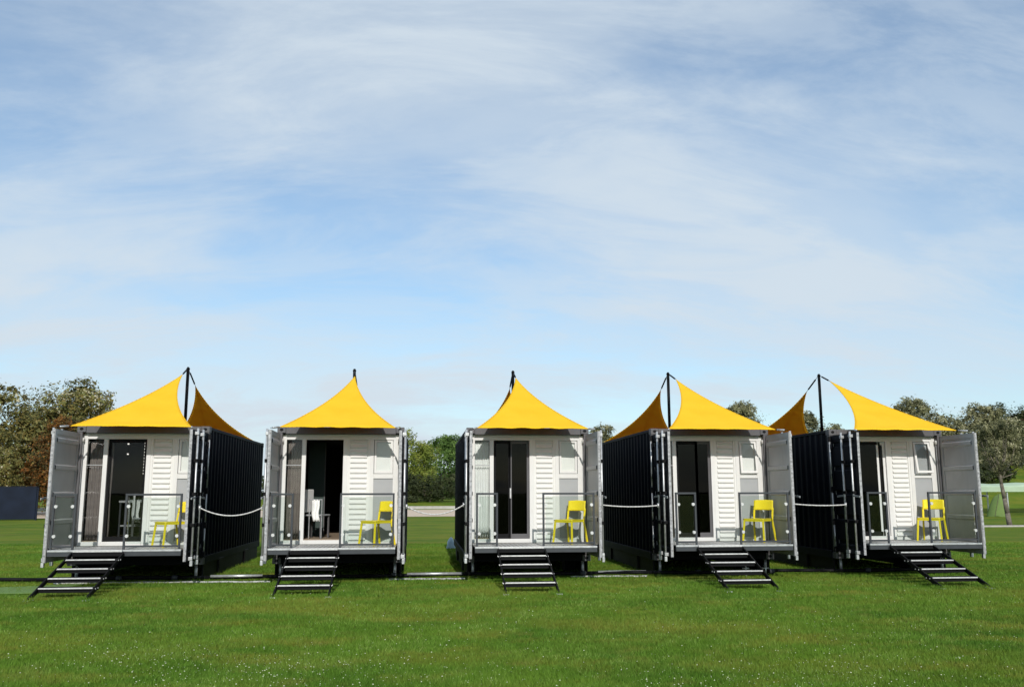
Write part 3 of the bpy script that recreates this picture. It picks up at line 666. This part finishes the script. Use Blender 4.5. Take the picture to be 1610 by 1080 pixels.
sl = empty('string_lights', (XC[0] - .42, Y0 + .75, 2.62), 'string of small white bulbs hanging inside the doorway nearest the russet tree', 'string lights')
MB().tube((.24, 0, .06), (.24, 0, -.62), .003, 5).tube((-.08, .0, .06), (-.08, 0, -.26), .003, 5).tube((-.08, 0, .06), (.24, 0, .06), .003, 5).build('wire', M['black'], sl)
for x, zs_ in ((.24, [-.04 * 1.5 * k for k in range(11)]), (-.08, [-.02, -.22])):
    for z in zs_: MB().tube((x, 0, z - .012), (x, 0, z + .012), .008 if x > 0 else .016, 8).build('bulb', M['bulb'], sl)
def table(loc, label):
    t_ = empty('side_table', loc, label, 'table')
    MB().box(-.32, .32, -.22, .22, .70, .74).build('table_top', M['greypanel'], t_, bevel=.005)
    for x in (-.29, .29):
        for y in (-.19, .19): MB().box(x - .015, x + .015, y - .015, y + .015, 0, .70).build('leg', M['midsteel'], t_)
    MB().box(-.29, .29, -.19, .19, .24, .27).build('shelf', M['greypanel'], t_)
    return t_
table((XC[0] - .30, Y0 + 1.0, DK + .09), 'small grey table with lower shelf inside the doorway nearest the russet tree')
def coat_chair(loc, label):
    t_ = empty('dining_chair', loc, label, 'chair')
    MB().box(-.2, .2, -.2, .2, .43, .46).build('seat', M['greypanel'], t_, bevel=.01)
    MB().box(-.2, .2, .18, .21, .5, .95).build('backrest', M['blind'], t_, bevel=.01)
    for x in (-.17, .17):
        MB().box(x - .015, x + .015, -.19, -.16, 0, .43).build('leg', M['greypaint'], t_); MB().box(x - .015, x + .015, .18, .21, 0, .5).build('leg', M['greypaint'], t_)
    return t_
c_ = coat_chair((XC[1] - .50, Y0 + .75, DK + .09), 'white chair just inside the fully open doorway'); c_.rotation_euler = (0, 0, R(70))
for lab, x, y in (('white towel hanging behind the glass door nearest the russet tree', XC[0] - .22, Y0 + .55), ('white towel hanging just inside the fully open doorway', XC[1] - .50, Y0 + .50)):
    P = [[(-.07 + .14 * i / 12 + .02 * k / 8 * math.sin(k), .018 * math.sin(i * 1.3 + k * .3), .42 * (1 - k / 8)) for i in range(13)] for k in range(9)]
    tw = MB(); tw.grid(P); tw = tw.build('towel', M['blind'], smooth=True, solid=.006); tw.location = (x, y, DK + .42); tag(tw, lab, 'towel', 'white towels inside the cabins')
    MB().tube((-.12, 0, .42), (.12, 0, .42), .01, 6).tube((-.12, 0, -.33), (-.12, 0, .43), .01, 6).tube((.12, 0, -.33), (.12, 0, .43), .01, 6).build('towel_rail', M['galv'], tw)
c_ = coat_chair((XC[0] - .12, Y0 + .62, DK + .09), 'white chair behind the shut glass door nearest the russet tree'); c_.rotation_euler = (0, 0, R(110)); c_.scale = (.8, .8, .9)

# ------------------------------------------------------------------ trees and shrubs
def np_mesh(name, verts, faces_n, m, per, vals, parent=None):
    me = bpy.data.meshes.new(name); nf = len(verts) // per
    me.vertices.add(len(verts)); me.vertices.foreach_set('co', verts.astype(np.float32).ravel())
    me.loops.add(len(verts)); me.loops.foreach_set('vertex_index', np.arange(len(verts), dtype=np.int32))
    me.polygons.add(nf); me.polygons.foreach_set('loop_start', np.arange(0, len(verts), per, dtype=np.int32)); me.polygons.foreach_set('loop_total', np.full(nf, per, dtype=np.int32))
    me.materials.append(m); at = me.attributes.new('v', 'FLOAT', 'FACE'); at.data.foreach_set('value', vals.astype(np.float32))
    me.update(calc_edges=True); o = bpy.data.objects.new(name, me); COL.objects.link(o)
    if parent: o.parent = parent
    return o
def leaves(name, m, parent, lobes, n, size, rng, tone=0.0, gap=.0):
    # lobes: (cx,cy,cz,rx,ry,rz,bias); leaves gather in clumps through the outer volume of each lobe
    vol = np.array([l[3] * l[4] + l[3] * l[5] + l[4] * l[5] for l in lobes]); cnt = (vol / vol.sum() * n).astype(int)
    Pn, Nn, V = [], [], []
    for l, c in zip(lobes, cnt):
        ncl = max(6, c // 26)
        d = rng.normal(size=(ncl, 3)); d /= np.linalg.norm(d, axis=1)[:, None]
        rad = rng.uniform(.3, .96, ncl) ** .5
        cc = d * rad[:, None] * np.array(l[3:6]) + np.array(l[:3])
        cs = rng.uniform(.55, 1.25, ncl) * min(l[3:6]) * .30
        ct = rng.normal(0, .16, ncl)
        k = rng.integers(0, ncl, c)
        off = np.clip(rng.normal(size=(c, 3)), -1.7, 1.7) * cs[k][:, None] * .62
        p = cc[k] + off
        nn = d[k] * 1.0 + rng.normal(size=(c, 3)) * .45 + np.array([0, -.25, .4]); nn /= np.linalg.norm(nn, axis=1)[:, None]
        Pn.append(p); Nn.append(nn); V.append(np.clip(.42 + l[6] + ct[k] + rng.normal(0, .17, c) + tone, 0, 1))
    p = np.concatenate(Pn); nn = np.concatenate(Nn); v = np.concatenate(V)
    keep = p[:, 2] > .05; p, nn, v = p[keep], nn[keep], v[keep]
    t1 = np.cross(nn, rng.normal(size=p.shape)); t1 /= np.linalg.norm(t1, axis=1)[:, None]; t2 = np.cross(nn, t1)
    s = size * .88 * rng.uniform(.6, 1.35, len(p))[:, None]
    q = np.stack([p - t1 * s * .62, p - t2 * s * .30 + nn * s * .08, p + t1 * s * .62, p + t2 * s * .30 + nn * s * .08], 1).reshape(-1, 3)
    return np_mesh(name, q, None, m, 4, v, parent)
def tree(name, label, cat, x, y, h, rx, ry, m, seed, n=9000, size=.24, trunk=.2, trunk_h=None, bark='bark', zlow=.25, nl=11, group=None, tone=0, flat=1.0, branches=7):
    rng = np.random.default_rng(seed); z = float(ground_h(x, y))
    root = empty(name, (x, y, z), label, cat, group)
    lobes = []
    zb = h * zlow; hh = h - zb
    for i in range(nl):
        a = rng.uniform(0, 2 * math.pi); u = rng.uniform(.0, 1) ** .8
        vz = rng.uniform(.12, .98)
        env = math.sqrt(max(.05, 1 - (2 * vz - .85) ** 2 * .85))
        r_ = rng.uniform(.24, .42)
        lr = r_ * min(rx, ry, hh * .75)
        cx = math.cos(a) * (rx * env - lr * .8) * (.45 + .55 * u); cy = math.sin(a) * (ry * env - lr * .8) * (.45 + .55 * u)
        cz = zb + vz * hh; cz = min(cz, h - lr * .75); cz = max(cz, zb + lr * .5)
        lobes.append((cx, cy, cz, lr * rng.uniform(.95, 1.4), lr * rng.uniform(.95, 1.3), lr * rng.uniform(.65, .95) * flat, rng.normal(0, .10)))
    lobes.append((0, 0, zb + hh * .47, rx * .78, ry * .78, hh * .46, -.04))
    crown = leaves('crown', M[m], root, lobes, n, size, rng, tone)
    th = trunk_h or zb + hh * .45
    tk = MB(); pts = [(0, 0, -.2)]; 
    for k in range(1, 6): pts.append((rng.normal(0, trunk * .5), rng.normal(0, trunk * .5), th * k / 5))
    for k in range(5): tk.tube(pts[k], pts[k + 1], trunk * (1.25 - .17 * k), 9, r1=trunk * (1.25 - .17 * (k + 1)))
    tk = tk.build('trunk', M[bark], root, smooth=True)
    for k in range(branches):
        l = lobes[k % len(lobes)]; s0 = Vector(pts[2 + k % 3]); e = Vector(l[:3]); mid = s0.lerp(e, .5) + Vector((0, 0, -.05 * h))
        MB().tube(s0, mid, trunk * .42, 6, r1=trunk * .28).tube(mid, e, trunk * .28, 6, r1=trunk * .08).build('limb', M[bark], tk, smooth=True)
    return root
tree('broad_tree', 'tall olive tree with russet patches behind the first cabin', 'tree', -30.3, 80, 12.2, 5.2, 4.0, 'leaf_mixed', 3, 30000, .25, .3, nl=26, zlow=.02, tone=.08)
tree('broad_tree', 'grey green tree cut by the edge of the frame beside the russet shrub', 'tree', -34.2, 77, 10.9, 5.4, 4, 'leaf_mixed', 5, 26000, .25, .28, nl=26, zlow=.02, tone=.05)
tree('russet_shrub', 'tall russet shrub standing above the navy hoarding', 'shrub', -26.9, 71, 7.2, 3.0, 2.6, 'leaf_russet', 8, 18000, .19, .14, nl=18, zlow=.02, tone=-.02)
tree('green_shrub', 'green shrub above the navy hoarding at the frame edge', 'shrub', -31.2, 70, 5.0, 2.7, 2.4, 'leaf_mixed', 9, 14000, .18, .12, nl=16, zlow=.02, tone=.22)
tree('mixed_shrub', 'small brownish green shrub between russet shrub and first cabin door', 'shrub', -24.2, 74, 8.2, 2.4, 2.4, 'leaf_mixed', 19, 13000, .19, .12, nl=16, zlow=.02, tone=.05)
tree('round_bush', 'large yellow green bush seen in the gap beside the middle cabin', 'bush', -2.6, 108, 8.3, 5.2, 4.0, 'leaf_yellow', 12, 28000, .25, .2, nl=30, zlow=.0, tone=.15)
tree('round_tree', 'mid green tree behind the yellow green bush', 'tree', 3.0, 124, 8.5, 5.6, 4.5, 'leaf_green', 14, 22000, .30, .25, nl=22, zlow=.02, tone=.0)
tree('low_bush', 'low dark bush under the yellow green bush', 'bush', 1.0, 100.5, 3.0, 4.6, 2.0, 'leaf_dark', 15, 14000, .19, .1, nl=16, zlow=.0, tone=.15)
tree('thin_tree', 'reddish treetop showing past the sail of the open doorway cabin', 'tree', -5.0, 92, 9.6, 2.9, 2.4, 'leaf_russet', 17, 9000, .22, .16, nl=14, zlow=.1, tone=.0)
tree('park_tree', 'olive tree showing between middle cabin\'s swung door and orange rear sail', 'tree', 18.0, 90, 8.3, 3.2, 3.0, 'leaf_grey', 21, 11000, .23, .2, nl=14, zlow=.1)
tree('park_tree', 'round treetop above the sail of the cabin right of the middle', 'tree', 32.8, 90, 7.1, 2.8, 3.0, 'leaf_grey', 22, 13000, .23, .2, nl=14, zlow=.1, tone=.12)
tree('park_tree', 'small treetop beside the end cabin\'s mast', 'tree', 39.4, 90, 5.6, 2.6, 2.6, 'leaf_grey', 23, 9000, .23, .2, nl=12, zlow=.1, tone=-.03)
tree('park_tree', 'low distant treetop right of the end cabin\'s mast', 'tree', 46.5, 100, 5.0, 3.8, 3.0, 'leaf_grey', 24, 9000, .24, .2, nl=12, zlow=.1, tone=-.05)
tree('hedge_tree', 'dense grey green tree directly behind the end sail', 'tree', 43.6, 76, 6.8, 4.6, 3.4, 'leaf_grey', 31, 24000, .22, .22, nl=24, zlow=.0, tone=.14)
tree('hedge_tree', 'dense grey green tree next to the slender young tree', 'tree', 51.2, 79, 6.0, 4.8, 3.4, 'leaf_grey', 32, 24000, .22, .22, nl=24, zlow=.0, tone=.18)
tree('hedge_tree', 'dark tree behind the slender young tree\'s crown', 'tree', 57.0, 83, 6.0, 4.2, 3.2, 'leaf_dark', 33, 16000, .22, .22, nl=18, zlow=.0, tone=.2)
tree('low_bush', 'low dark bush on the grass bank by the end cabin', 'bush', 47.0, 73, 2.2, 3.4, 1.6, 'leaf_dark', 34, 8000, .18, .1, nl=12, zlow=.0, tone=.05)
# slender young tree: open crown on a leaning trunk
def young_tree():
    rng = np.random.default_rng(41); x, y = 28.46, 42.0; root = empty('young_tree', (x, y, 0), 'slender young tree with open crown on the far lawn', 'tree')
    tk = MB(); pts = [Vector((0, 0, -.1)), Vector((-.08, 0, .6)), Vector((-.16, 0, 1.3)), Vector((-.24, .02, 2.0)), Vector((-.26, .03, 2.6))]
    for k in range(4): tk.tube(pts[k], pts[k + 1], .13 - .016 * k, 9, r1=.13 - .016 * (k + 1))
    tk = tk.build('trunk', M['paleb'], root, smooth=True); lobes = []
    for k in range(22):
        a = rng.uniform(0, 2 * math.pi); up = rng.uniform(.5, 2.7); o = rng.uniform(.3, 1.25) * (1.1 - .2 * abs(up - 1.2))
        s0 = pts[3].lerp(pts[4], rng.uniform(.2, 1)); e = Vector((-.2 + math.cos(a) * o, math.sin(a) * o, 2.2 + up)); mid = s0.lerp(e, .45) + Vector((math.cos(a) * .1, math.sin(a) * .1, -.08))
        MB().tube(s0, mid, .035, 6, r1=.022).tube(mid, e, .022, 5, r1=.006).build('limb', M['paleb'], tk, smooth=True)
        lobes.append((e.x, e.y, e.z, .5, .5, .4, rng.normal(0, .1)))
    leaves('crown', M['leaf_grey'], root, lobes, 8000, .09, rng, -.05)
young_tree()
# the wood beyond everything, one mass nobody could count
rng = np.random.default_rng(50); lob = []
for k in range(110):
    x = -110 + k * 3.9 + rng.normal(0, 1); y = 150 + rng.normal(0, 3) + .0 * x
    lob.append((x, y, float(ground_h(x, y)) + 1.9, 3.2, 2.6, rng.uniform(2.0, 3.0), rng.normal(0, .08)))
tag(leaves('distant_hedgerow', M['leaf_dark'], None, lob, 150000, .46, rng, .1), 'dark distant hedgerow closing the park', kind='stuff')

# ------------------------------------------------------------------ navy hoarding on the left
hd = empty('navy_hoarding', (-31, 60, 0), 'long low navy hoarding on the lawn below the russet shrub', 'hoarding')
for k in range(6): MB().box(-8 + 2.5 * k, -8 + 2.5 * k + 2.46, 0, .06, .06, 2.06).build('panel', M['hoard'], hd, bevel=.01)
for k in range(7): MB().box(-8.06 + 2.5 * k, -7.96 + 2.5 * k, .07, .17, 0, 2.04).build('post', M['hoard'], hd)
MB().box(-8, 7, -.02, .09, 2.065, 2.10).build('cap_rail', M['hoard'], hd)

# ------------------------------------------------------------------ marquee, lime tent, house on the right
mq = empty('stall_canopy', (40.5, 60, 0), 'pale green flat canopy on posts behind the young tree', 'canopy')
P = [[(-4 + 14 * i / 20, -1.2 + 2.4 * j / 6, 1.92 + .28 * math.sin(j / 6 * math.pi) + .05 * math.sin(i * 1.1)) for i in range(21)] for j in range(7)]
mb = MB(); mb.grid(P); mb.build('roof_cloth', M['palecloth'], mq, smooth=True, solid=.02)
MB().box(-4, 10, -1.24, -1.2, 1.62, 1.95).build('valance', M['palecloth'], mq)
for x in (-3.9, -.6, 2.9, 6.4, 9.9):
    for y in (-1.1, 1.1): MB().box(x - .04, x + .04, y - .04, y + .04, 0, 1.95).build('post', M['black'] if x == 2.9 else M['galv'], mq)
lt = empty('lime_tent', (38.2, 57.5, 0), 'small rounded lime green tent beside the end cabin\'s swung door', 'tent')
P = []
for j in range(9):
    v = j / 8
    P.append([(.30 * v + (1.0 - .35 * v) * math.cos(a) * math.sqrt(max(.0, 1 - v ** 2.4)), .8 * math.sin(a) * math.sqrt(max(0, 1 - v ** 2.4)), 1.75 * v + .04 * math.sin(5 * a)) for a in [2 * math.pi * i / 20 for i in range(21)]])
mb = MB(); mb.grid(P); mb.build('tent_cloth', M['limecloth'], lt, smooth=True)
for a in (0.6, 2.2, 3.9, 5.4): MB().path([(.30 * v + (1.01 - .35 * v) * math.cos(a) * math.sqrt(max(0, 1 - v ** 2.4)), .81 * math.sin(a) * math.sqrt(max(0, 1 - v ** 2.4)), 1.76 * v) for v in [k / 8 for k in range(9)]], .018, 6).build('tent_pole', M['bark'], lt, smooth=True)
lt.scale = (.72, .8, .85)
lt2 = empty('green_tent', (45.5, 57.0, 0), 'low green tent under the pale canopy right of the young tree', 'tent')
P = []
for j in range(9):
    v = j / 8
    P.append([(1.5 * math.cos(a) * math.sqrt(max(.0, 1 - v ** 2)), 1.0 * math.sin(a) * math.sqrt(max(0, 1 - v ** 2)), 1.35 * v + .04 * math.sin(4 * a)) for a in [2 * math.pi * i / 20 for i in range(21)]])
mb = MB(); mb.grid(P); mb.build('tent_cloth', M['limecloth'], lt2, smooth=True)
MB().path([(1.51 * math.cos(1.2) * math.sqrt(max(0, 1 - v ** 2)), 1.01 * math.sin(-1.2) * math.sqrt(max(0, 1 - v ** 2)), 1.36 * v) for v in [k / 8 for k in range(9)]], .018, 6).build('tent_pole', M['bark'], lt2, smooth=True)
hz = float(ground_h(84, 112))
hs = empty('red_roofed_house', (84, 112, hz), 'cream house with red tiled roof behind the trees at the frame edge', 'house')
MB().box(-6, 6, -4, 4, 0, 4.2).build('wall', M['render'], hs)
rf = MB(); rf.v = [(-6.5, -4.6, 3.9), (6.5, -4.6, 3.9), (6.5, 0, 7.3), (-6.5, 0, 7.3), (-6.5, 4.6, 3.9), (6.5, 4.6, 3.9)]; rf.f = [(0, 1, 2, 3), (3, 2, 5, 4), (0, 3, 4), (1, 5, 2), (0, 4, 5, 1)]; rf = rf.build('roof', M['redtile'], hs)
MB().box(-3.4, -2.6, -.5, .5, 6.6, 8.4).build('chimney', M['redtile'], rf)
for x in (-4, 0, 4):
    w_ = MB().box(x - .6, x + .6, -4.05, -3.98, 1.4, 2.8).build('window', M['white'], hs); MB().box(x - .5, x + .5, -4.07, -4.052, 1.5, 2.7).build('pane', M['tint'], w_)

# ------------------------------------------------------------------ grass blades and clover
def grass():
    rng = np.random.default_rng(60); yaw = R(5.689)
    N_ = 900000
    # distance from the camera falls off so that blades stay a pixel or so apart
    u = rng.random(N_); d = 6.6 * (30 / 6.6) ** (u ** .92)
    s = rng.uniform(-1, 1, N_) * .62 * d
    X = math.sin(yaw) * d + math.cos(yaw) * s; Y = math.cos(yaw) * d - math.sin(yaw) * s
    pat = np.sin(X * 1.3 + np.sin(Y * .9) * 1.5) * np.sin(Y * 1.7 + np.sin(X * .7) * 1.2)
    h = (.024 + .010 * pat + rng.gamma(3, .004, N_)) * (1 + .1 * rng.normal(size=N_)); h = np.clip(h, .012, .075)
    w = rng.uniform(.0022, .0042, N_) * (d / 8) ** .75
    a = rng.uniform(0, 2 * np.pi, N_); l = rng.uniform(.15, .95, N_) * h; b = rng.uniform(0, 2 * np.pi, N_)
    z = ground_h(X, Y)
    p = np.stack([X, Y, z], 1); wv = np.stack([np.cos(a) * w, np.sin(a) * w, np.zeros(N_)], 1)
    tip = p + np.stack([np.cos(b) * l, np.sin(b) * l, h], 1)
    q = np.stack([p - wv, p + wv, tip], 1).reshape(-1, 3)
    cl = np.sin(X * 9.1 + 2 * np.sin(Y * 5.3)) * np.sin(Y * 7.7 + 2 * np.sin(X * 6.1)) + .6 * np.sin(X * 2.3 + Y * 1.1) * np.sin(Y * 2.9)
    v = np.clip(rng.normal(.36, .25, N_) + .22 * cl, 0, 1)
    # longer uncut grass round the feet of steps, supports and pipe
    ex = []
    for x in XC:
        for fx in (-.73, .13): ex += [(x + fx, Y0 - 2.9, .13, .12, 260)]
        for fx in (-1.08, 1.08): ex += [(x + fx, Y0 + .12, .2, .15, 260)]
        ex += [(x + 1.2, Y0 + 3, .06, 3, 900), (x - 1.2, Y0 + 3, .06, 3, 900), (x, Y0 + .15, 1.2, .08, 700)]
    ex += [(1, Y0 - .02, 9, .05, 3500), (-1, Y0 - .25, 7, .1, 1200)]
    EX = []
    for cx, cy, sx_, sy_, k_ in ex:
        bx = cx + rng.uniform(-1, 1, k_) * sx_; by = cy + rng.uniform(-1, 1, k_) * sy_; bh = rng.uniform(.03, .10, k_)
        aa = rng.uniform(0, 6.283, k_); bw = .0045; bb = rng.uniform(0, 6.283, k_); bl = bh * rng.uniform(.1, .8, k_)
        p_ = np.stack([bx, by, np.zeros(k_)], 1); w_ = np.stack([np.cos(aa) * bw, np.sin(aa) * bw, np.zeros(k_)], 1)
        EX.append(np.stack([p_ - w_, p_ + w_, p_ + np.stack([np.cos(bb) * bl, np.sin(bb) * bl, bh], 1)], 1).reshape(-1, 3))
    EX = np.concatenate(EX); q = np.concatenate([q, EX]); v = np.concatenate([v, rng.uniform(.2, .9, len(EX) // 3)])
    tag(np_mesh('grass', q, None, M['blade'], 3, v), 'short grass blades of the lawn', kind='stuff')
    # clover heads in loose drifts
    n = 26000; u = rng.random(n); d = 6.8 * (17.5 / 6.8) ** u; s = rng.uniform(-1, 1, n) * .60 * d
    X = math.sin(yaw) * d + math.cos(yaw) * s; Y = math.cos(yaw) * d - math.sin(yaw) * s
    den = .5 + .5 * np.sin(X * .8 + 1.2 * np.sin(Y * .6 + .5)) * np.sin(Y * 1.1 + 1.3 * np.sin(X * .5 + 2))
    den *= .35 + .65 * np.exp(-((Y - 8.6) / 2.6) ** 2)
    k = rng.random(n) < (den ** 2.2) * .40 + .03; X, Y = X[k], Y[k]; n = len(X)
    r = (.0024 + .0056 * rng.random(n) ** 3)[:, None]; c = np.stack([X, Y, ground_h(X, Y) + rng.uniform(.035, .06, n)], 1)
    oc = np.array([(1, 0, 0), (0, 1, 0), (-1, 0, 0), (0, -1, 0), (0, 0, .85), (0, 0, -.6)])
    tri = [(0, 1, 4), (1, 2, 4), (2, 3, 4), (3, 0, 4), (1, 0, 5), (2, 1, 5), (3, 2, 5), (0, 3, 5)]
    q = np.stack([c + oc[i] * r for t_ in tri for i in t_], 1).reshape(-1, 3)
    tag(np_mesh('clover_flowers', q, None, M['flower'], 3, rng.random(len(q) // 3)), 'white clover flowers scattered in drifts', kind='stuff')
grass()
